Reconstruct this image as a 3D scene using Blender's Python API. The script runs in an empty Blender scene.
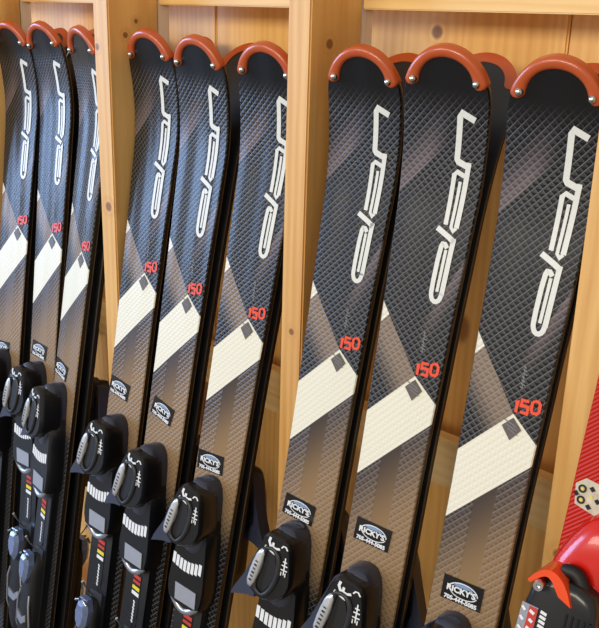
import bpy, bmesh, math, random
from mathutils import Vector, Matrix
random.seed(7)
C = bpy.context.scene.collection
S = 1.045                                   # ski unit in metres
CAM = Vector((.7876, -.7979, 1.58))

# ------------------------------------------------------------ node helper
class NT:
    def __init__(s, name):
        s.m = bpy.data.materials.new(name); s.m.use_nodes = True
        s.t = s.m.node_tree; s.n = s.t.nodes; s.b = s.n['Principled BSDF']
    def link(s, a, b): s.t.links.new(a, b)
    def put(s, sock, v):
        if hasattr(v, 'is_linked'): s.link(v, sock)
        elif isinstance(v, (tuple, list)) and len(v) == 3 and sock.type == 'RGBA': sock.default_value = (*v, 1)
        else: sock.default_value = v
    def f(s, op, *a):
        n = s.n.new('ShaderNodeMath'); n.operation = op
        for i, v in enumerate(a): s.put(n.inputs[i], v)
        return n.outputs[0]
    def add(s, a, b): return s.f('ADD', a, b)
    def sub(s, a, b): return s.f('SUBTRACT', a, b)
    def mul(s, a, b): return s.f('MULTIPLY', a, b)
    def step(s, x, a, b):
        n = s.n.new('ShaderNodeMapRange'); n.interpolation_type = 'SMOOTHSTEP'
        s.put(n.inputs['Value'], x); n.inputs['From Min'].default_value = a; n.inputs['From Max'].default_value = b
        return n.outputs[0]
    def mix(s, f, a, b):
        n = s.n.new('ShaderNodeMix'); n.data_type = 'RGBA'
        s.put(n.inputs[0], f); s.put(n.inputs[6], a); s.put(n.inputs[7], b)
        return n.outputs[2]
    def noise(s, vec, scale, detail=3, rough=.5):
        n = s.n.new('ShaderNodeTexNoise'); n.inputs['Scale'].default_value = scale
        n.inputs['Detail'].default_value = detail; n.inputs['Roughness'].default_value = rough
        if vec is not None: s.link(vec, n.inputs['Vector'])
        return n.outputs[0]
    def bump(s, h, strength, dist):
        n = s.n.new('ShaderNodeBump'); n.inputs['Strength'].default_value = strength
        n.inputs['Distance'].default_value = dist; s.link(h, n.inputs['Height'])
        s.link(n.outputs[0], s.b.inputs['Normal'])

def srgb(r, g, b):
    c = lambda x: (x/255/12.92) if x/255 <= .04045 else ((x/255+.055)/1.055)**2.4
    return (c(r), c(g), c(b))

def plain(name, col, rough=.5, metal=0, coat=0, var=.06, scale=60, spec=.5):
    k = NT(name)
    tc = k.n.new('ShaderNodeTexCoord')
    nz = k.noise(tc.outputs['Object'], scale)
    dk = tuple(c*(1-var*2) for c in col); lt = tuple(min(1, c*(1+var*2)) for c in col)
    k.link(k.mix(nz, dk, lt), k.b.inputs['Base Color'])
    k.b.inputs['Roughness'].default_value = rough; k.b.inputs['Metallic'].default_value = metal
    k.b.inputs['Coat Weight'].default_value = coat; k.b.inputs['Specular IOR Level'].default_value = spec
    return k.m

def pine(name, light, dark, axis='Z', seed=0, knots=(), rough=.5):
    """pine timber: grain along one axis, rings and a few knots (x, y, z, radius)"""
    k = NT(name)
    tc = k.n.new('ShaderNodeTexCoord')
    mp = k.n.new('ShaderNodeMapping'); k.link(tc.outputs['Object'], mp.inputs['Vector'])
    sc = {'Z': (1, 1, .06), 'X': (.06, 1, 1)}[axis]
    mp.inputs['Scale'].default_value = sc; mp.inputs['Location'].default_value = (seed*3.1, seed*1.7, seed*.9)
    v = mp.outputs[0]
    broad = k.noise(v, 14, 2)
    fine = k.noise(v, 160, 4, .6)
    w = k.n.new('ShaderNodeTexWave'); w.wave_type = 'BANDS'; w.bands_direction = 'X' if axis == 'Z' else 'Z'
    w.inputs['Scale'].default_value = 22; w.inputs['Distortion'].default_value = 9
    w.inputs['Detail'].default_value = 2; w.inputs['Detail Scale'].default_value = .8
    k.link(v, w.inputs['Vector'])
    g = k.add(k.mul(w.outputs['Fac'], .13), k.add(k.mul(broad, .65), k.mul(fine, .28)))
    col = k.mix(k.step(g, .30, .85), light, dark)
    # knots scattered through the timber
    mv = k.n.new('ShaderNodeMapping'); k.link(tc.outputs['Object'], mv.inputs['Vector'])
    mv.inputs['Scale'].default_value = (1, 1, .55) if axis == 'Z' else (.55, 1, 1)
    mv.inputs['Location'].default_value = (seed*.37, seed*.11, seed*.53)
    vo = k.n.new('ShaderNodeTexVoronoi'); vo.inputs['Scale'].default_value = 6.5
    k.link(mv.outputs[0], vo.inputs['Vector'])
    d = vo.outputs['Distance']
    col = k.mix(k.mul(k.f('SUBTRACT', 1, k.step(d, .04, .10)), .75), col, srgb(120, 66, 32))
    geo = tc.outputs['Object']
    for (x, y, z, r) in knots:
        vd = k.n.new('ShaderNodeVectorMath'); vd.operation = 'DISTANCE'
        k.link(geo, vd.inputs[0]); vd.inputs[1].default_value = (x, y, z)
        dd = vd.outputs['Value']
        col = k.mix(k.mul(k.f('SUBTRACT', 1, k.step(dd, r*.5, r)), .8), col, srgb(112, 58, 28))
        ring = k.mul(k.step(dd, r*.9, r*1.3), k.f('SUBTRACT', 1, k.step(dd, r*1.4, r*2.2)))
        col = k.mix(k.mul(ring, .35), col, dark)
    k.link(col, k.b.inputs['Base Color']); k.b.inputs['Roughness'].default_value = rough
    k.bump(fine, .15, .002)
    return k.m

# ------------------------------------------------------------ mesh helpers
def mesh_obj(name, verts, faces, mat, parent=None, smooth=False, mats=None, fmat=None):
    me = bpy.data.meshes.new(name); me.from_pydata([tuple(v) for v in verts], [], faces)
    for m in (mats or [mat]): me.materials.append(m)
    if fmat:
        for p, i in zip(me.polygons, fmat): p.material_index = i
    bm = bmesh.new(); bm.from_mesh(me); bmesh.ops.recalc_face_normals(bm, faces=bm.faces); bm.to_mesh(me); bm.free()
    if smooth:
        me.shade_smooth()
        try: me.set_sharp_from_angle(angle=math.radians(smooth if smooth > 1 else 40))
        except Exception: pass
    o = bpy.data.objects.new(name, me); C.objects.link(o)
    if parent: o.parent = parent
    return o

class MB:
    """collects shapes of ONE part"""
    def __init__(s): s.v = []; s.f = []; s.m = []
    def add(s, vs, fs, mi=0):
        n = len(s.v); s.v += [tuple(v) for v in vs]; s.f += [tuple(i+n for i in f) for f in fs]; s.m += [mi]*len(fs)
        return s
    def build(s, name, mats, parent=None, smooth=35):
        if not isinstance(mats, (list, tuple)): mats = [mats]
        return mesh_obj(name, s.v, s.f, None, parent, smooth, mats, s.m)

def box(mb, x0, x1, y0, y1, z0, z1, b=.002, mi=0):
    """box with chamfered edges"""
    pts = []
    fs = []
    bm = bmesh.new()
    bmesh.ops.create_cube(bm, size=1)
    for v in bm.verts:
        v.co = Vector(((x0+x1)/2+v.co.x*(x1-x0), (y0+y1)/2+v.co.y*(y1-y0), (z0+z1)/2+v.co.z*(z1-z0)))
    if b: bmesh.ops.bevel(bm, geom=bm.edges[:], offset=b, segments=2, affect='EDGES')
    bm.verts.index_update()
    pts = [v.co.copy() for v in bm.verts]; fs = [[v.index for v in f.verts] for f in bm.faces]; bm.free()
    mb.add(pts, fs, mi)

# ski surface: (u across, v down from the tip, off above the top sheet), in ski units
V0 = .16; KC = 1.77
def curl(v):
    if v >= V0: return 0
    return KC*(V0-v)**2
def P(u, v, off=0):
    c = curl(v); s = -2*KC*(V0-v) if v < V0 else 0
    n = math.hypot(s, 1)
    return Vector((u, -v + off*s/n, c + off/n))*S

KN = [(.05, .0475), (.08, .0472), (.11, .0465), (.2, .0435), (.3, .0410), (.45, .0385), (.6, .038), (.8, .0385), (1.0, .040), (1.2, .043), (1.36, .0465), (1.40, .046)]
def hw(v):
    if v < .05: return .0475*math.sqrt(max(0, 1-(1-v/.05)**2.1))
    if v > 1.40: return .046*math.sqrt(max(.25, 1-((v-1.40)/.045)**2))
    for (a, x), (b, y) in zip(KN, KN[1:]):
        if v <= b:
            t = (v-a)/(b-a); t = t*t*(3-2*t)*.5+t*.5
            return x+(y-x)*t
    return .046
def thick(v):
    if v < .3: return .0055+.0040*(v/.3)
    if v < 1.1: return .0095
    return .0095-.003*min(1, (v-1.1)/.3)

def chaikin(p, n=2, closed=True):
    for _ in range(n):
        q = []
        L = len(p)
        for i in range(L if closed else L-1):
            a = Vector(p[i]); b = Vector(p[(i+1) % L])
            q += [a*.75+b*.25, a*.25+b*.75]
        if not closed: q = [Vector(p[0])]+q[1:-1]+[Vector(p[-1])]
        p = q
    return [tuple(x) for x in p]

def loft(mb, poly, levels, smooth=1, mi=0, tilt=(0, 0), cen=None):
    """poly in (u,v); levels = (height, inset scale[, du, dv]); a closed rounded block on the ski's flat part.
       tilt = height gained per unit (u, v), applied in proportion to the level"""
    p = chaikin(poly, smooth) if smooth else poly
    cu = sum(a for a, b in p)/len(p); cv = sum(b for a, b in p)/len(p)
    if cen: cu, cv = cen
    top = max(l[0] for l in levels)
    vs = []; n = len(p)
    for l in levels:
        h, s = l[0], l[1]; du = l[2] if len(l) > 2 else 0; dv = l[3] if len(l) > 3 else 0
        for a, b in p:
            u = cu+(a-cu)*s+du; v = cv+(b-cv)*s+dv
            w = h/top if top else 0
            vs.append(P(u, v, h+w*(tilt[0]*(u-cu)+tilt[1]*(v-cv))))
    fs = []
    for k in range(len(levels)-1):
        for i in range(n):
            j = (i+1) % n
            fs.append((k*n+i, k*n+j, (k+1)*n+j, (k+1)*n+i))
    fs.append(tuple(range(n))[::-1]); fs.append(tuple((len(levels)-1)*n+i for i in range(n)))
    mb.add(vs, fs, mi)

def tube(mb, pts, r, seg=8, mi=0, flat=1.0):
    """round bar through 3-D points (metres)"""
    pts = [Vector(p) for p in pts]; vs = []; n = len(pts)
    for i, p in enumerate(pts):
        t = (pts[min(i+1, n-1)]-pts[max(i-1, 0)]).normalized()
        a = t.cross(Vector((0, 0, 1)))
        if a.length < .1: a = t.cross(Vector((0, 1, 0)))
        a.normalize(); b = t.cross(a)
        rr = r[i] if isinstance(r, (list, tuple)) else r
        for k in range(seg):
            x = 2*math.pi*k/seg
            vs.append(p+a*math.cos(x)*rr+b*math.sin(x)*rr*flat)
    fs = [(i*seg+k, i*seg+(k+1) % seg, (i+1)*seg+(k+1) % seg, (i+1)*seg+k) for i in range(n-1) for k in range(seg)]
    fs += [tuple(range(seg))[::-1], tuple((n-1)*seg+k for k in range(seg))]
    mb.add(vs, fs, mi)

def stroke(mb, pts, w, off, mi=0, h=.0004):
    """printed stroke: a ribbon of width w following (u,v) points on the ski surface, slightly raised"""
    # resample so it follows the curled shovel
    q = []
    for (a, b), (c, d) in zip(pts, pts[1:]):
        n = max(1, int(math.hypot(c-a, d-b)/.006))
        for i in range(n): q.append((a+(c-a)*i/n, b+(d-b)*i/n))
    q.append(pts[-1]); n = len(q)
    L = []; R = []
    for i in range(n):
        a = Vector(q[max(i-1, 0)]); b = Vector(q[min(i+1, n-1)]); p = Vector(q[i])
        t = (b-a).normalized(); m = Vector((-t.y, t.x))
        if 0 < i < n-1:
            t1 = (p-Vector(q[i-1])).normalized(); c = max(.6, abs(t1.dot(t))); m = m/c
        L.append(p+m*w/2); R.append(p-m*w/2)
    vs = []
    for o in (off+h, off):
        for a in L: vs.append(P(a.x, a.y, o))
        for a in R: vs.append(P(a.x, a.y, o))
    fs = []
    for i in range(n-1):
        fs.append((i, i+1, n+i+1, n+i))
        fs.append((2*n+i, 2*n+i+1, i+1, i)); fs.append((n+i, n+i+1, 3*n+i+1, 3*n+i))
    fs.append((0, n, 3*n, 2*n)); fs.append((n-1, 2*n-1, 4*n-1, 3*n-1))
    mb.add(vs, fs, mi)

def flatpoly(mb, poly, off, h=.0004, mi=0):
    n = len(poly)
    vs = [P(a, b, off+h) for a, b in poly]+[P(a, b, off) for a, b in poly]
    fs = [tuple(range(n)), tuple(range(2*n-1, n-1, -1))]+[(i, (i+1) % n, n+(i+1) % n, n+i) for i in range(n)]
    mb.add(vs, fs, mi)

def text_mesh(mb, s, size, cu, cv, off, mi=0, rot=0, wide=1.0, bold=.0):
    """letters lying on the ski, centred on (cu,cv); upright = towards the tip"""
    cu_ = bpy.data.curves.new('txt', 'FONT'); cu_.body = s; cu_.size = size; cu_.align_x = 'CENTER'; cu_.align_y = 'CENTER'
    cu_.offset = bold; cu_.resolution_u = 3
    o = bpy.data.objects.new('txt', cu_); C.objects.link(o)
    me = bpy.data.meshes.new_from_object(o.evaluated_get(bpy.context.evaluated_depsgraph_get()))
    ca, sa = math.cos(rot), math.sin(rot)
    vs = []
    for v in me.vertices:
        x, y = v.co.x*wide, v.co.y
        vs.append(P(cu+x*ca-y*sa, cv-(x*sa+y*ca), off))
    mb.add(vs, [tuple(p.vertices) for p in me.polygons], mi)
    bpy.data.objects.remove(o); bpy.data.curves.remove(cu_); bpy.data.meshes.remove(me)

# ------------------------------------------------------------ materials
BLK = srgb(24, 25, 28)
def topsheet():
    k = NT('printed_top_sheet')
    uv = k.n.new('ShaderNodeUVMap'); uv.uv_map = 'ski'
    sp = k.n.new('ShaderNodeSeparateXYZ'); k.link(uv.outputs[0], sp.inputs[0])
    u = k.mul(sp.outputs[0], .1); v = k.mul(sp.outputs[1], .1)
    e = .0006
    black = srgb(11, 12, 15); white = srgb(229, 226, 208); brown = srgb(126, 108, 90)
    dkb = srgb(62, 53, 50); tan = srgb(142, 114, 80); mauve = srgb(104, 90, 92)
    du = k.sub(u, .0112)
    vb = k.add(.3378, k.f('MINIMUM', k.mul(du, 1.37), k.mul(du, .86)))
    v1 = k.sub(.3378, k.mul(du, 1.067))
    v2 = k.sub(.466, k.mul(k.add(u, .0383), 1.045))
    # lower part: dark brown fading to tan
    low = k.mix(k.step(k.sub(v, v2), -.01, .11), dkb, tan)
    low = k.mix(k.step(v, .60, .66), low, black)
    # middle left field
    mid = k.mix(k.step(k.sub(v, vb), .02, .075), brown, black)
    tri = k.step(k.sub(k.sub(.291, k.mul(k.add(u, .042), 1.2)), v), -e, e)
    mid = k.mix(tri, mid, white)
    col = k.mix(k.step(k.sub(v, v1), -e, e), mid, white)
    col = k.mix(k.step(k.sub(v, v2), -e, e), col, low)
    # thin white keyline along the diagonal
    # upper field with two soft printed patches
    pl = k.sub(k.sub(.0945, k.mul(u, 1.16)), v)            # >0 above the line
    p1 = k.mul(k.mul(k.step(pl, -e, e), k.f('SUBTRACT', 1, k.step(pl, .0, .055))), k.f('SUBTRACT', 1, k.step(u, -.022, .008)))
    pr = k.sub(v, k.sub(.2358, k.mul(k.sub(u, .0286), 2.2)))
    p2 = k.mul(k.mul(k.step(pr, -e, e), k.f('SUBTRACT', 1, k.step(pr, .0, .045))), k.step(u, .004, .030))
    up = k.mix(k.mul(p1, .8), black, mauve); up = k.mix(k.mul(p2, .8), up, mauve)
    col = k.mix(k.step(k.sub(vb, v), -e, e), col, up)
    # embossed diamonds, with a smooth channel down the lower middle
    a = k.add(k.mul(u, 1/.0080), k.mul(v, 1/.0086)); b = k.sub(k.mul(u, 1/.0080), k.mul(v, 1/.0086))
    ta = k.f('PINGPONG', a, .5); tb = k.f('PINGPONG', b, .5)
    h = k.f('MINIMUM', ta, tb)
    ch = k.mul(k.step(k.f('ABSOLUTE', k.sub(u, .0)), .010, .012), 1)
    inlow = k.mul(k.step(v, .385, .392), k.f('SUBTRACT', 1, k.step(v, .528, .534)))
    chan = k.mul(k.mul(inlow, k.step(k.sub(v, v2), -.002, .002)), k.f('SUBTRACT', 1, ch))
    fade = k.mul(k.step(v, .035, .07), k.f('SUBTRACT', 1, chan))
    isw = k.step(k.f('MINIMUM', k.f('MINIMUM', k.sub(v, v1), k.sub(v, vb)), k.sub(v2, v)), -e, e)
    hh = k.mul(k.mul(h, fade), k.f('SUBTRACT', 1, k.mul(isw, .55)))
    line_glint = k.mul(k.f('MAXIMUM', k.f('SUBTRACT', 1, k.step(ta, .02, .10)), k.mul(.45, k.f('SUBTRACT', 1, k.step(tb, .02, .09)))), fade)  # glint along the diamond lines, painted into the colour
    glint_col = k.mix(.6, col, srgb(165, 165, 172))
    isw = k.step(k.f('MINIMUM', k.f('MINIMUM', k.sub(v, v1), k.sub(v, vb)), k.sub(v2, v)), -e, e)
    col = k.mix(k.mul(line_glint, k.f('SUBTRACT', .62, k.mul(isw, .60))), col, glint_col)
    k.link(col, k.b.inputs['Base Color'])
    k.b.inputs['Roughness'].default_value = .34; k.b.inputs['Specular IOR Level'].default_value = .22
    k.b.inputs['Coat Weight'].default_value = .45; k.b.inputs['Coat Roughness'].default_value = .26
    rb = k.n.new('ShaderNodeBump'); rb.inputs['Strength'].default_value = .2; rb.inputs['Distance'].default_value = .004
    k.link(k.f('SINE', k.mul(u, 160)), rb.inputs['Height']); k.link(rb.outputs[0], k.b.inputs['Coat Normal'])
    lines = k.mul(k.f('PINGPONG', k.mul(v, 1/.0022), .5), k.mul(chan, .12))
    k.bump(k.add(hh, lines), .55, .0035)
    return k.m

M = {}
M['top'] = topsheet()
M['side'] = plain('black_sidewall', srgb(12, 12, 14), .38)
M['edge'] = plain('steel_edge', srgb(120, 120, 122), .35, .9)
M['base'] = plain('grey_ski_base', srgb(36, 36, 38), .35)
M['orange'] = plain('orange_red_plastic', srgb(182, 80, 34), .3, 0, .25, .05, 25)
M['rivet'] = plain('nickel_rivet', srgb(200, 195, 185), .22, 1)
M['logo'] = plain('silver_white_print', srgb(218, 220, 214), .4, 0, 0, .05, 300)
M['red150'] = plain('orange_red_print', srgb(232, 72, 38), .45)
M['faint'] = plain('grey_print', srgb(120, 122, 126), .5)
M['emblem'] = plain('brown_emblem_print', srgb(92, 84, 78), .5, 0, 0, .35, 500)
M['stick'] = plain('black_vinyl', srgb(14, 14, 16), .22, 0, .3)
M['swhite'] = plain('white_print', srgb(225, 228, 230), .45)
M['sblue'] = plain('blue_print', srgb(120, 150, 185), .45)
M['sred'] = plain('red_print', srgb(190, 60, 50), .45)
M['bind'] = plain('black_binding_plastic', srgb(15, 16, 19), .30, 0, .15, .1, 80)
M['bindm'] = plain('matte_black_plastic', srgb(9, 9, 11), .55)
M['dome'] = plain('dark_plastic_sky_tint', srgb(40, 46, 62), .3, 0, .35)  # bluish sky sheen on the dark cover is mixed into its colour
M['wing'] = plain('dark_plastic_blue_sheen', srgb(58, 64, 84), .3, .2, .3)  # blue reflection on the wing, put into the base colour
M['loop'] = plain('charcoal_plastic', srgb(32, 33, 36), .45)
M['chrome'] = plain('chrome', srgb(205, 206, 210), .16, 1, 0, .04)
M['scale'] = plain('silver_scale', srgb(196, 198, 202), .28, .5, .3, .12, 200)
M['satin'] = plain('satin_metal', srgb(178, 182, 190), .32, .85)
M['afd'] = plain('grey_glide_pad', srgb(160, 165, 176), .35, .3)
M['plate'] = plain('grey_track_plastic', srgb(52, 54, 58), .45)
M['yellow'] = plain('yellow_print', srgb(225, 205, 50), .45)
M['lever'] = plain('steel_blue_plastic', srgb(112, 128, 166), .2, .25, .5, .12, 120)
M['redski'] = plain('red_plastic', srgb(200, 22, 8), .25, 0, .3, .04)
M['orcap'] = plain('bright_orange_plastic', srgb(232, 74, 24), .25, 0, .5)

def ribbed_red():
    k = NT('ribbed_red_top_sheet')
    uv = k.n.new('ShaderNodeUVMap'); uv.uv_map = 'ski'
    sp = k.n.new('ShaderNodeSeparateXYZ'); k.link(uv.outputs[0], sp.inputs[0])
    u = k.mul(sp.outputs[0], .1); v = k.mul(sp.outputs[1], .1)
    r = k.f('PINGPONG', k.mul(k.add(v, k.mul(u, 1.0)), 1/.0050), .5)
    k.link(k.mix(k.step(r, .1, .4), srgb(166, 26, 8), srgb(204, 42, 12)), k.b.inputs['Base Color'])
    k.b.inputs['Roughness'].default_value = .45; k.b.inputs['Coat Weight'].default_value = .05; k.b.inputs['Specular IOR Level'].default_value = .25
    k.bump(r, .6, .003)
    return k.m
M['redtop'] = ribbed_red()

# ------------------------------------------------------------ the ski
def ski_body(top):
    vs = []; fs = []; fm = []; uvs = []
    st = [.0008, .002, .004, .007, .011, .016, .022, .029, .037, .044]
    v = .052
    while v < 1.43: st.append(v); v += .0125 if v < .2 else .025
    st += [1.432, 1.438]
    ncol = 12
    rows = []
    for v in st:
        h = hw(v); t = thick(v); row = []
        b = min(.0012, h*.2)
        prof = [(-h+.0004, -t), (-h, -t+.0018), (-h, -.0014), (-h+b, 0)]
        prof += [(-h+b+(2*h-2*b)*i/ncol, .0006*math.sin(math.pi*i/ncol)) for i in range(1, ncol)]
        prof += [(h-b, 0), (h, -.0014), (h, -t+.0018), (h-.0004, -t)]
        for (a, o) in prof:
            row.append(len(vs)); vs.append(P(a, v, o)); uvs.append((a*10, v*10))
        rows.append(row)
    n = len(rows[0])
    for r0, r1 in zip(rows, rows[1:]):
        for i in range(n):
            j = (i+1) % n
            fs.append((r0[i], r0[j], r1[j], r1[i]))
            if i == n-1: fm.append(3)
            elif i in (0, n-2): fm.append(2)
            elif i in (1, n-3): fm.append(1)
            else: fm.append(0)
    fs.append(tuple(rows[0])); fm.append(1); fs.append(tuple(rows[-1])[::-1]); fm.append(1)
    me = bpy.data.meshes.new('ski_body'); me.from_pydata([tuple(x) for x in vs], [], fs)
    for m in (top, M['side'], M['edge'], M['base']): me.materials.append(m)
    for p, i in zip(me.polygons, fm): p.material_index = i
    ul = me.uv_layers.new(name='ski')
    for l in me.loops: ul.data[l.index].uv = uvs[l.vertex_index]
    bm = bmesh.new(); bm.from_mesh(me); bmesh.ops.recalc_face_normals(bm, faces=bm.faces); bm.to_mesh(me); bm.free()
    me.shade_smooth(); me.set_sharp_from_angle(angle=math.radians(35))
    return me

def empty(name):
    o = bpy.data.objects.new(name, None); C.objects.link(o); o.empty_display_size = .05; return o

def tip_guard(root):
    """horseshoe of moulded plastic over the tip, one arm down each side, riveted"""
    outer = []; inner = []
    N = 40
    VE = .0305
    vals = []
    # outline param by angle
    half = []
    for i in range(N+1):
        a = (i/N)
        v = VE*(a**2.0)
        half.append((hw(v+.0001)+.0008*min(1, a*3), v-.0015*(1-a)))
    half[0] = (0.0, -.0016)
    inn = []
    for i in range(N+1):
        a = i/N
        # inner boundary: a smaller arch
        v = .0088+(VE-.0088)*(a**2.0)
        q = (v-.0088)/(VE-.0088+.006)
        x = .0300*math.sqrt(max(0, 1-(1-min(1, q))**2.4))
        inn.append((x, v))
    outer = [(-x, v) for x, v in half[::-1]]+half[1:]
    inner = [(-x, v) for x, v in inn[::-1]]+inn[1:]
    # rounded ends
    def endcap(o, i_):
        res = []
        for k in (1, 2, 3, 4):
            a = k/4*math.pi/2
            s = math.cos(a)
            mo = ((o[0]+i_[0])/2, (o[1]+i_[1])/2)
            drop = .0055*math.sin(a)
            s = max(.05, s)
            res.append(((mo[0]+(o[0]-mo[0])*s, mo[1]+(o[1]-mo[1])*s+drop), (mo[0]+(i_[0]-mo[0])*s, mo[1]+(i_[1]-mo[1])*s+drop)))
        return res
    e1 = endcap(outer[0], inner[0])[::-1]; e2 = endcap(outer[-1], inner[-1])
    pairs = e1+list(zip(outer, inner))+e2
    mb = MB(); vs = []; K = 9
    for (o, i_) in pairs:
        wdt = math.hypot(o[0]-i_[0], o[1]-i_[1]); hgt = min(.0048, .0048*min(1, wdt/.008))
        for k in range(K):
            a = math.pi*k/(K-1); m = (1-math.cos(a))/2
            vs.append(P(o[0]+(i_[0]-o[0])*m, o[1]+(i_[1]-o[1])*m, hgt*math.sin(a)**.8 if 0 < k < K-1 else -.0002))
        vs.append(P(i_[0], i_[1], -.0068)); vs.append(P(o[0], o[1], -.0068))
    n = K+2; fs = []
    for r in range(len(pairs)-1):
        for k in range(n):
            j = (k+1) % n
            fs.append((r*n+k, r*n+j, (r+1)*n+j, (r+1)*n+k))
    fs.append(tuple(range(n))); fs.append(tuple((len(pairs)-1)*n+k for k in range(n))[::-1])
    mb.add(vs, fs)
    g = mb.build('tip_guard', M['orange'], root, 50)
    for s in (-1, 1):
        r = MB(); vs = []; fs = []
        c = (s*.0345, .0298); R = [.0040, .0040, .0034, .0020, .0001]; H = [.002, .0048, .0064, .0076, .0080]
        for rr, h in zip(R, H):
            for k in range(14):
                a = 2*math.pi*k/14; vs.append(P(c[0]+rr*math.cos(a), c[1]+rr*math.sin(a), h))
        for l in range(4):
            for k in range(14):
                fs.append((l*14+k, l*14+(k+1) % 14, (l+1)*14+(k+1) % 14, (l+1)*14+k))
        fs.append(tuple(range(14)))
        r.add(vs, fs); r.build('rivet', M['rivet'], g, 40)

def lettering(root):
    mb = MB(); o = .0008
    # the four letters read from the lower end upwards
    W = .0052
    stroke(mb, [(.0335, .0645), (.0188, .0582), (.0172, .062), (.0172, .104), (.0188, .1062), (.0325, .1115)], .0062, o)      # n
    stroke(mb, [(.0305, .106), (.0300, .116), (.0275, .174)], .0054, o)                                                     # a right stem
    stroke(mb, [(.0275, .120), (.0190, .1165), (.0160, .120), (.0150, .172)], .0048, o)                                      # a top and left
    stroke(mb, [(.0235, .126), (.0215, .174), (.0245, .1775), (.0275, .174)], .0034, o)                                      # a bowl
    stroke(mb, [(.0065, .1765), (.0215, .1845), (.0275, .1885)], .0058, o)                                                   # l tick
    stroke(mb, [(.0270, .185), (.0262, .200), (.0245, .246)], .0054, o)                                                      # l stem joining e
    stroke(mb, chaikin([(.0215, .196), (.0170, .1905), (.0138, .197), (.0122, .244), (.0140, .2515), (.0185, .2545), (.0232, .2515), (.0245, .244)], 1, False), .0050, o)  # e
    stroke(mb, [(.0205, .198), (.0188, .243)], .0034, o)
    mb.build('lettering', M['logo'], root)
    # size number
    n = MB(); t = .0030
    def digit(cu, pts): stroke(n, [(cu+a*.0036, .3275+b*.0062-(cu-.022)*.22) for a, b in pts], t, o)
    digit(.0125, [(-.3, -.7), (.2, -1), (.2, 1)])
    digit(.0210, [(1, -1), (-1, -1), (-1, -.1), (1, -.1), (1, 1), (-1, 1)])
    digit(.0320, [(-.5, -1), (.6, -1), (1.1, -.6), (1.1, .6), (.6, 1), (-.6, 1), (-1.1, .6), (-1.1, -.6), (-.5, -1)])
    n.build('size_number', M['red150'], root)
    f = MB()
    for i, y in enumerate((.288, .2915, .295, .2985, .302, .3055, .309)):
        stroke(f, [(.0125, y), (.0155+.001*(i % 3), y+.0016)], .0011, o)
    stroke(f, [(.0133, .286), (.0150, .311)], .0006, o)
    f.build('small_print', M['faint'], root)
    e = MB()
    flatpoly(e, [(.0019, .3522), (.0122, .3415), (.0225, .3520), (.0127, .3652)], o)
    em = e.build('emblem', M['emblem'], root)
    l = MB()
    for d in (-.0045, -.0005, .0035): stroke(l, [(.0065+d*.6, .3500+d), (.0185+d*.3, .3545+d)], .0009, o+.0005)
    l.build('emblem_line', M['faint'], em)

def sticker(root):
    b = MB(); L, H = .0225, .0132
    flatpoly(b, [(-L, -H+.9), (L, -H+.9), (L, H+.9), (-L, H+.9)], .0010, .0005)
    me = b.build('shop_sticker', M['stick'], root, 30)
    off = .0018
    p = MB()
    arc = lambda r1, r2, a0, a1, cx, cy: [(cx+r1*math.cos(a0+(a1-a0)*i/14), .9+cy+r2*math.sin(a0+(a1-a0)*i/14)) for i in range(15)]
    pi = math.pi
    stroke(p, arc(.0165, .0088, pi*1.02, pi*2.0, .001, -.001), .0011, off)
    stroke(p, arc(.0150, .0070, .05*pi, .93*pi, .002, -.0005), .0009, off)
    text_mesh(p, "RICKY'S", .0088, -.001, .8990, off+.0003, 0, 0, 1.08, .00040)
    text_mesh(p, "705-444-5085", .0062, 0, .9096, off+.0003, 0, 0, 1.06, .00030)
    p.build('sticker_print', M['swhite'], me, 30)
    q = MB(); flatpoly(q, [(-.010, .8948), (-.008, .8922), (-.003, .8912), (.004, .8912), (.010, .8930), (.012, .8948)], off-.0001, .0003)
    q.build('sticker_skyline', M['sblue'], me, 30)
    # bring the origin of the sticker to its own centre so that it can sit differently on every ski
    c = P(0, .9, 0)
    for o in [me]+list(me.children):
        for v in o.data.vertices: v.co -= c
    me.location = P(0, .54, 0)
    return me

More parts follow.
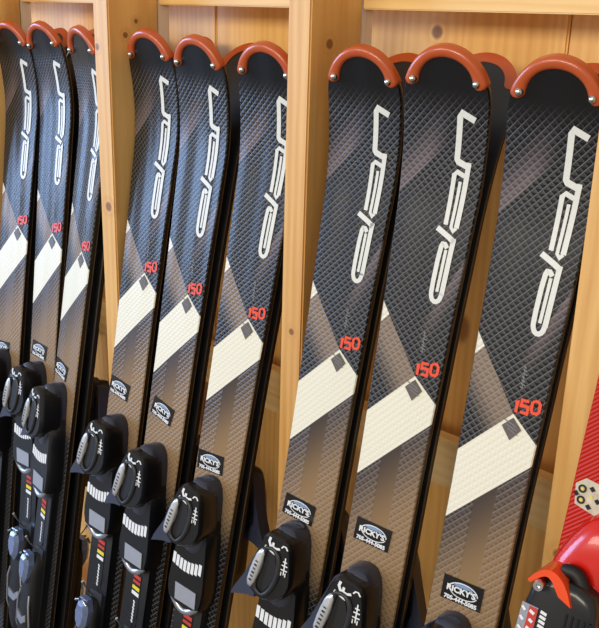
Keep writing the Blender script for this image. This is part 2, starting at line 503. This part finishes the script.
def binding(root):
    kids = set(bpy.data.objects)
    # ---- toe piece
    t = MB()
    loft(t, [(-.022, .590), (.018, .590), (.024, .62), (.032, .73), (-.036, .73), (-.033, .61)], [(0, 1), (.012, 1), (.014, .96)], 1)
    toe = t.build('toe_piece', M['bindm'], root)
    d = MB()
    loft(d, [(-.024, .556), (-.006, .547), (.011, .551), (.0200, .575), (.0230, .66), (-.026, .66)], [(0, 1), (.018, 1), (.026, .95), (.031, .84), (.033, .60)], 2)
    # parting seam
    dm = d.build('toe_cover', M['dome'], toe, 60)
    h = MB()
    loft(h, [(-.024, .562), (-.014, .554), (.010, .557), (.017, .564), (.023, .595), (.0245, .618), (.010, .638), (-.020, .646), (-.040, .632), (-.036, .600)],
         [(.012, 1.0), (.038, 1.0), (.044, .975), (.047, .92)], 1)
    loft(h, [(-.026, .62), (.024, .61), (.030, .670), (.033, .712), (.028, .735), (-.025, .735), (-.033, .712), (-.031, .680)], [(0, 1), (.024, 1), (.029, .94)], 1)
    hd = h.build('toe_housing', M['bind'], toe, 45)
    w = MB()
    wp = [(-.020, .558), (-.026, .563), (-.036, .590), (-.048, .622), (-.063, .650), (-.066, .660), (-.056, .656), (-.044, .652), (-.030, .650), (-.028, .600)]
    loft(w, wp, [(.016, 1), (.034, 1), (.037, .97)], 0)
    w.build('toe_wing', M['wing'], toe, 30)
    # loop around a flat black patch that stands in for the opening's shade
    T = .0475
    faces_ = []
    lp = MB()
    path = [(-.013, .579), (-.002, .576), (.006, .585), (.0095, .604), (.005, .634), (-.006, .655), (-.016, .654), (-.024, .645), (-.019, .612), (-.013, .579)]
    pp = chaikin(path, 1, False)
    tube(lp, [P(a, b, T+.0005) for a, b in pp], .0034*S, 8, 0, .7)
    faces_ += [lp.build('toe_loop', M['loop'], toe, 60)]
    hole_shade = MB()
    flatpoly(hole_shade, chaikin([(-.006, .582), (.001, .587), (.006, .604), (.002, .630), (-.008, .648), (-.011, .640), (-.008, .610)], 0), T, .0006)
    faces_ += [hole_shade.build('toe_hole_shade', M['bindm'], toe, 30)]
    c = MB()
    loft(c, [(-.0215, .584), (-.0120, .582), (-.0150, .612), (-.0235, .650), (-.0335, .646), (-.0290, .612)], [(.044, 1), (T+.003, 1), (T+.0045, .82)], 1)
    faces_ += [c.build('release_scale', M['scale'], toe, 60)]
    sc = MB()
    for i in range(6): stroke(sc, [(-.0225-.0012*i, .603+.0065*i), (-.0185-.0012*i, .6045+.0065*i)], .0016+.0008*(i % 2), T+.0047)
    faces_ += [sc.build('scale_mark', M['bindm'], toe, 30)]
    pr = MB(); o = T+.0003
    stroke(pr, [(-.0085, .5600), (-.0100, .5665), (-.0075, .5725), (.0010, .5745), (.0065, .5725)], .0034, o)
    stroke(pr, [(-.0035, .5665), (-.0045, .5790)], .0032, o)
    stroke(pr, [(-.0150, .5765), (.0010, .5830)], .0040, o)
    # arc and tree-like figure
    pr2 = [(.0085, .5695), (.0110, .5655), (.0145, .5655), (.0175, .5700)]
    stroke(pr, pr2, .0018, o)
    stroke(pr, [(.0165, .5820), (.0165, .6090)], .0016, o)
    for y, a in ((.587, .0038), (.593, .0055), (.600, .0062)): stroke(pr, [(.0165-a*.75, y+.0015), (.0165+a*.75, y+.0015)], .0018, o)
    stroke(pr, [(.0130, .605), (.0130, .611)], .0014, o); stroke(pr, [(.0190, .605), (.0190, .611)], .0014, o)
    faces_ += [pr.build('toe_print', M['swhite'], toe, 30)]
    for o_ in faces_:
        for v in o_.data.vertices: v.co.y = -.556*S+(v.co.y+.556*S)*.80; v.co.x -= .003*S
    b = MB()
    for i in range(8):
        u = -.0275+i*.0067; y = .660+.006*math.sin(math.pi*(i+.5)/8)
        flatpoly(b, [(u, y), (u+.0050, y+.0005), (u+.0050, y+.0165), (u, y+.0155)], .0293, .0006)
    b.build('toe_bars', M['swhite'], toe, 30)
    a = MB()
    flatpoly(a, [(-.0165, .7020), (.0215, .7040), (.0235, .7270), (-.0135, .7260)], .0293, .0012)
    a.build('glide_pad', M['afd'], toe, 30)
    s = MB()
    pts = [(-.026+.052*i/14, .722+.020*math.sin(math.pi*i/14)**.8) for i in range(15)]
    tube(s, [P(x, y, .0245) for x, y in pts], [.0012]+[.0046]*13+[.0012], 8, 0, .6)
    s.build('toe_lip', M['satin'], toe, 50)
    # ---- track
    k = MB()
    loft(k, [(-.026, .72), (.026, .72), (.026, 1.03), (-.026, 1.03)], [(0, 1), (.010, .99), (.013, .94)], 0)
    tr = k.build('binding_track', M['bind'], root, 30)
    g = MB(); flatpoly(g, [(-.012, .838), (.016, .838), (.016, .99), (-.012, .99)], .0130, .0008)
    g.build('track_plate', M['plate'], tr, 30)
    lb = MB(); flatpoly(lb, [(-.008, .748), (.011, .748), (.011, .832), (-.008, .832)], .0130, .0006)
    lb.build('track_label', M['stick'], tr, 30)
    for i, (mn, hgt) in enumerate((('sred', .0055), ('sred', .0045), ('yellow', .0055), ('swhite', .0055))):
        y = .751+i*.0088
        q = MB(); flatpoly(q, [(-.006, y), (.0095, y+.0015), (.0095, y+hgt+.0015), (-.006, y+hgt)], .0137, .0004)
        q.build('label_stripe', M[mn], tr, 30)
    q = MB()
    for i in range(7): stroke(q, [(.0005+.0006*(i % 2), .792+.0052*i), (.0030, .796+.0052*i)], .0026, .0137)
    q.build('label_print', M['swhite'], tr, 30)
    # ---- heel piece
    hb = MB()
    loft(hb, [(-.014, .850), (.014, .850), (.020, .885), (.024, .95), (.020, 1.04), (-.020, 1.04), (-.024, .95), (-.020, .885)],
         [(0, 1), (.020, 1), (.028, .9), (.031, .72)], 1)
    heel = hb.build('heel_piece', M['bindm'], root, 45)
    lv = MB()
    loft(lv, [(-.009, .844), (.009, .844), (.015, .862), (.012, .886), (.003, .900), (-.003, .900), (-.012, .886), (-.015, .862)],
         [(.026, 1), (.036, 1), (.042, .62)], 0)
    lv.build('heel_lever', M['lever'], heel, 20)
    for s_ in (-1, 1):
        tb = MB(); tube(tb, [P(s_*.004, .845, .0400), P(s_*.0135, .850, .0400)], .0021, 8)
        tb.build('lever_pin', M['chrome'], heel, 60)
        ar = MB()
        tube(ar, [P(s_*.016, .918, .030), P(s_*.021, .935, .032), P(s_*.026, .985, .028), P(s_*.030, 1.02, .014)], .0021, 8)
        ar.build('brake_arm', M['satin'], heel, 60)
    an = MB(); tube(an, [P(-.004, .846, .015), P(-.006, .828, .030), P(-.007, .818, .036)], [.0011, .0011, .0024], 8)
    an.build('brake_pin', M['chrome'], heel, 60)
    cl = MB()
    loft(cl, [(-.016, .955), (.004, .962), (.014, .954), (.016, .966), (.004, .976), (-.014, .972)], [(.026, 1), (.033, 1), (.0345, .9)], 0)
    cl.build('heel_clip', M['satin'], heel, 30)
    for o in set(bpy.data.objects)-kids:
        for v in o.data.vertices: v.co.y -= .0125*S

def make_ski():
    root = empty('rental_ski')
    b = bpy.data.objects.new('ski_body', ski_body(M['top'])); C.objects.link(b); b.parent = root
    tip_guard(root); lettering(root); sticker(root); binding(root)
    return root

def children(o, table): return [c for c in table if c.parent == o]
def copy_tree(o, parent=None):
    c = o.copy(); C.objects.link(c)
    c.parent = parent
    for ch in list(o.children): copy_tree(ch, c)
    return c

def basis(th, ph, ps):
    d = Vector((-math.sin(ph), -math.sin(th)*math.cos(ph), -math.cos(th)*math.cos(ph)))
    u = Vector((math.cos(ps), math.sin(ps), 0)); u = (u-d*u.dot(d)).normalized()
    w = d.cross(u)
    if w.y > 0: w = -w
    return u, d, w
def place(root, X, Y, Z, th, ph, ps, back=False, gap=.0225):
    u, d, w = basis(th, ph, ps)
    O = CAM+(Vector((X, Y, Z))-CAM)*S
    if back:
        u, d, w = basis(th-.007, ph, ps); O = O-w*(gap+.008)*S+Vector((0, 0, .009)); u = -u; w = -w
    m = Matrix(((u.x, -d.x, w.x, O.x), (u.y, -d.y, w.y, O.y), (u.z, -d.z, w.z, O.z), (0, 0, 0, 1)))
    root.matrix_basis = m

TH = .1846; Y0 = .0245; Z0 = 1.5422; PS = .0731
POSE = [(-.6680, -.067, .0157, .0023, .0192), (-.5790, -.0913, .0257, .0036, -.0542), (-.4303, -.0038, .0077, .0012, -.2009),
        (-.2693, -.011, .0064, .0016, -.0083), (-.1493, .0049, -.0053, -.0025, -.0187), (-.0189, .0195, -.0089, -.0053, .0536),
        (.1318, -.0018, -.0095, -.0029, .0813), (.2491, -.0073, -.0218, .0031, .1099), (.371, -.0028, -.0193, -.0011, .0911)]
STK = [(-.0126, .5625, -2), (-.0082, .543, 8), (-.0136, .541, 10), (-.0135, .523, 8), (-.0068, .514, 12), (-.0122, .545, -4),
       (-.0076, .547, 5), (-.0052, .528, 3), (-.0035, .539, 0)]
where = ['white-banded ski, leftmost in the left bay, cut by the photo edge', 'white-banded ski, middle of the three in the left bay',
         'white-banded ski in the left bay, against the slim left post', 'white-banded ski in the middle bay, beside the slim left post',
         'white-banded ski, middle of the three in the middle bay', 'white-banded ski in the middle bay, against the wide centre post',
         'white-banded ski in the right bay, beside the wide centre post', 'white-banded ski, middle of the three in the right bay',
         'largest and nearest white-banded ski, at the right end of the row']
whereb = ['behind the leftmost ski of the left bay', 'behind the middle ski of the left bay', 'behind the right-hand ski of the left bay',
          'behind the first ski of the middle bay', 'behind the middle ski of the middle bay', 'behind the right-hand ski of the middle bay',
          'behind the first ski of the right bay', 'behind the middle ski of the right bay', 'behind the nearest ski at the right post']
proto = make_ski()
proto_front = None
for i, (p, s) in enumerate(zip(POSE, STK)):
    X, ph, dY, dZ, dps = p
    o = proto if i == 0 else copy_tree(proto)
    place(o, X, Y0+dY, Z0+dZ, TH, ph, PS+dps)
    o['label'] = 'black and brown ' + where[i] if i < 8 else where[i]
    o['category'] = 'ski'; o['group'] = 'rental skis facing out of the rack'
    for ch in o.children:
        if ch.name.startswith('shop_sticker'):
            ch.location = P(s[0], s[1], 0); ch.rotation_euler = (0, 0, -math.radians(s[2]))
    b = copy_tree(proto)
    place(b, X, Y0+dY, Z0+dZ, TH, ph, PS+dps, True)
    b['label'] = 'orange-tipped ski facing the boards, ' + whereb[i]
    b['category'] = 'ski'; b['group'] = 'rental skis facing the back boards'

# ------------------------------------------------------------ the red ski
def make_red():
    root = empty('red_ski')
    b = bpy.data.objects.new('ski_body', ski_body(M['redtop'])); C.objects.link(b); b.parent = root
    tip_guard(root)
    # raised red binding plate
    m = MB()
    loft(m, [(-.012, .405), (.016, .392), (.036, .415), (.040, .50), (.040, .90), (-.038, .90), (-.040, .50), (-.036, .452)],
         [(0, 1.0), (.012, 1.0), (.022, .97), (.029, .90), (.032, .80)], 2, cen=(0, .6))
    m.build('binding_plate', M['redski'], root, 70)
    t = MB()
    loft(t, [(-.044, .495), (-.034, .478), (.012, .478), (.022, .50), (.026, .60), (.022, .64), (-.048, .64), (-.050, .56)],
         [(.020, 1.0), (.046, 1.0), (.051, .95), (.053, .86)], 1)
    for i in range(5):
        u = -.004+i*.0055
        tube(t, [P(u, .505, .0525), P(u, .63, .0525)], .0016, 6)
    toe = t.build('toe_piece', M['bind'], root, 40)
    c = MB()
    outer = [(-.046, .488), (-.039, .477), (-.029, .470), (-.018, .472), (-.008, .482), (-.001, .497)]
    inner = [(-.043, .490), (-.036, .482), (-.029, .477), (-.023, .480), (-.018, .487), (-.014, .492)]
    po = chaikin(outer, 2, False); pi_ = chaikin(inner, 2, False)
    loft(c, po+pi_[::-1], [(.022, 1), (.054, 1), (.0575, .98)], 0)
    c.build('toe_cap', M['orcap'], toe, 40)
    s = MB()
    vs = []; fs = []
    for rr, h in ((.0058, .050), (.0058, .060), (.0046, .0625), (.0020, .0625), (.0018, .0600)):
        for k in range(16):
            a = 2*math.pi*k/16; vs.append(P(-.0330+rr*math.cos(a), .4880+rr*math.sin(a), h))
    for l in range(4):
        for k in range(16): fs.append((l*16+k, l*16+(k+1) % 16, (l+1)*16+(k+1) % 16, (l+1)*16+k))
    fs.append(tuple(64+k for k in range(16))); fs.append(tuple(range(16)))
    s.add(vs, fs); s.build('screw', M['chrome'], toe, 35)
    a = MB()
    arc = chaikin([(-.024, .478), (-.014, .470), (-.004, .474), (.004, .490), (.009, .515), (.011, .56), (.010, .60)], 2, False)
    tube(a, [P(x, y, .040) for x, y in arc], [.002]+[.0075]*(len(arc)-2)+[.0065], 10, 0, .9)
    a.build('toe_arm', M['bindm'], toe, 60)
    l = MB(); o = .0533
    flatpoly(l, [(-.0460, .512), (-.030, .512), (-.031, .600), (-.048, .600)], o, .0006)
    lab = l.build('toe_label', M['afd'], toe, 30)
    rr_ = MB(); flatpoly(rr_, [(-.0385, .513), (-.030, .513), (-.031, .560), (-.0395, .560)], o+.0005, .0004)
    rr_.build('label_patch', M['sred'], toe, 30)
    w = MB()
    for i in range(9): stroke(w, [(-.0275, .514+.0046*i), (-.0215, .5150+.0046*i)], .0030, o)
    for i in range(5): stroke(w, [(-.0372+.001*(i % 2), .517+.0085*i), (-.0325, .519+.0085*i)], .0030, o+.0010)
    for i in range(4): stroke(w, [(-.0450, .516+.010*i), (-.0415, .519+.010*i)], .0028, o+.0008)
    w.build('toe_label_print', M['swhite'], toe, 30)
    g = MB(); flatpoly(g, chaikin([(.0045, .515), (.0115, .515), (.0115, .600), (.0045, .600)], 2), .0545, .0008)
    g.build('toe_inset', plain('burnt_orange_print', srgb(190, 92, 48), .5), toe, 30)
    for o_ in [toe]+list(toe.children_recursive):
        for v in o_.data.vertices: v.co += Vector((.004*S, .016*S, 0))
    # patterned sticker
    k = MB(); flatpoly(k, [(-.0205, .374), (-.012, .366), (.022, .370), (.024, .392), (.010, .400), (-.017, .394)], .0010, .0005)
    st = k.build('patterned_sticker', plain('patterned_sticker_paper', srgb(196, 186, 164), .4, 0, 0, .25, 90), root, 30)
    d = MB()
    for (x, y) in ((-.013, .377), (-.012, .388)):
        stroke(d, [(x+.0032*math.cos(a*math.pi/6), y+.0032*math.sin(a*math.pi/6)) for a in range(13)], .0018, .0018)
    for (x, y) in ((-.004, .374), (.003, .384), (-.004, .392), (.012, .376), (.010, .390), (.018, .384), (-.018, .383)):
        flatpoly(d, [(x-.003, y), (x, y-.0026), (x+.0034, y+.0006), (x+.0004, y+.0032)], .0018, .0003)
    d.build('sticker_print', M['stick'], st, 30)
    y = MB()
    for (x, yy) in ((-.013, .377), (-.012, .388), (-.003, .382)): flatpoly(y, [(x-.0018, yy), (x, yy-.0018), (x+.0018, yy), (x, yy+.0018)], .0018, .0004)
    y.build('sticker_dots', M['yellow'], st, 30)
    for o in [st]+list(st.children):
        for v in o.data.vertices: v.co += Vector((-.016*S, -.012*S, 0))
    root['label'] = 'red ribbed ski with raised red binding plate and orange toe cap, beyond the right post'
    root['category'] = 'ski'
    place(root, .5035, .02, 1.54, .19, .024, .1)
make_red()

# ------------------------------------------------------------ timber rack
PIT, SW, DP = .406, .038, .092
YB = .188                                       # face of the back boards
FL = .055
light, dark = srgb(230, 184, 112), srgb(198, 142, 74)
rack = empty('ski_rack'); rack.location = (0, .05, FL)
def part(mb, name, mat):
    o = mb.build(name, mat, rack, 30)
    for v in o.data.vertices: v.co -= rack.location
    return o
BK = {4: [(.083, YB-.05, 1.508, .011)], 2: [(-.52, YB-.05, 1.35, .010)], 3: [(-.12, YB-.05, 1.20, .010)]}
PK = {0: [(.038, -.016, 1.492, .008), (.02, -.05, 1.13, .006)], -1: [(-.398, -.05, 1.470, .007), (-.368, -.020, 1.488, .006), (-.368, .0, 1.508, .005), (-.385, -.05, 1.23, .010)], 1: [(.425, -.05, .985, .009)]}
for i in range(-3, 3):
    m = MB(); box(m, i*PIT, i*PIT+SW, 0, DP, FL, 2.05, .0022)
    part(m, 'post', pine('pine_post_%s' % 'abcdef'[i+3], light, dark, 'Z', i*2.3+9, PK.get(i, ())))
    m = MB(); box(m, i*PIT+.002, i*PIT+SW-.001, DP+.0005, DP+.022, FL, 2.05, .0008)
    part(m, 'spacer', pine('pale_pine_%s' % 'abcdef'[i+3], srgb(246, 232, 212), srgb(222, 200, 172), 'Z', i*1.3+4))
for zi, (z0, z1) in enumerate(((1.5875, 1.70), (1.0, 1.0675), (.30, .39))):
    for i in range(-3, 2):
        m = MB(); box(m, i*PIT+SW, (i+1)*PIT+.0015, DP, DP+.020, z0, z1, .0015)
        part(m, 'rail', pine('pine_rail_%s%s' % ('abc'[zi], 'abcdef'[i+3]), srgb(244, 204, 134), srgb(218, 166, 92), 'X', i*1.9+zi*3+7))
xs = [-1.215, -.955, -.650, -.3448, -.0394, .2661, .5715, .86]
for i, (a, b) in enumerate(zip(xs, xs[1:])):
    m = MB(); box(m, a+.0008, b-.0008, YB, YB+.018, FL, 2.05, .0025)
    part(m, 'back_board', pine('pine_board_%s' % 'abcdefghijklmnop'[i], srgb(250, 202, 120), srgb(226, 164, 84), 'Z', i*1.13+2, BK.get(i, ())))
rack['label'] = 'tall pine ski rack of vertical posts, rails and back boards'
rack['category'] = 'ski rack'

def struct(o): o['kind'] = 'structure'; return o
m = MB(); box(m, -5, 3, -4.2, .4, FL-.1, FL, 0); struct(m.build('floor', plain('grey_floor', srgb(120, 112, 102), .5)))
m = MB(); box(m, -5, 3, .23, .33, FL, 2.6, 0); struct(m.build('wall_back', plain('plaster_wall', srgb(190, 180, 165), .7)))

# ------------------------------------------------------------ light
def area(name, loc, target, sx, sy, power, col):
    l = bpy.data.lights.new(name, 'AREA'); l.shape = 'RECTANGLE'; l.size = sx; l.size_y = sy; l.energy = power; l.color = col
    o = bpy.data.objects.new(name, l); C.objects.link(o); o.location = loc
    o.rotation_euler = (Vector(target)-Vector(loc)).to_track_quat('-Z', 'Y').to_euler()
    return o
area('window_daylight', (-4.0, -2.5, 1.9), (-.4, 0, 1.2), 2.0, 1.6, 150, (.36, .58, 1.0))
area('ceiling_lamp', (.7, -3.2, 2.35), (.1, 0, 1.3), 1.4, .6, 42, (1.0, .90, .74))
area('ceiling_lamp', (-.9, -3.3, 2.35), (-.4, 0, 1.3), 1.4, .6, 31, (1.0, .92, .80))
w = bpy.data.worlds.new('world'); bpy.context.scene.world = w; w.use_nodes = True
w.node_tree.nodes['Background'].inputs[0].default_value = (1.0, .93, .84, 1)
w.node_tree.nodes['Background'].inputs[1].default_value = .60

# ------------------------------------------------------------ camera
cd = bpy.data.cameras.new('camera'); cam = bpy.data.objects.new('camera', cd); C.objects.link(cam)
yaw, pit, rol = .7570, .3226, .0297
f = Vector((-math.sin(yaw)*math.cos(pit), math.cos(yaw)*math.cos(pit), -math.sin(pit)))
r = Vector((math.cos(yaw), math.sin(yaw), 0)); u = r.cross(f)
c_, s_ = math.cos(rol), math.sin(rol)
r2 = r*c_+u*s_; u2 = -r*s_+u*c_
cam.matrix_world = Matrix(((r2.x, u2.x, -f.x, CAM.x), (r2.y, u2.y, -f.y, CAM.y), (r2.z, u2.z, -f.z, CAM.z), (0, 0, 0, 1)))
cd.sensor_fit = 'HORIZONTAL'; cd.sensor_width = 36; cd.lens = 897.03*36/599; cd.clip_start = .02
sc = bpy.context.scene; sc.camera = cam
sc.view_settings.view_transform = 'Standard'; sc.view_settings.look = 'None'; sc.view_settings.gamma = 1
sc.view_settings.use_curve_mapping = False; sc.view_settings.exposure = 0.0
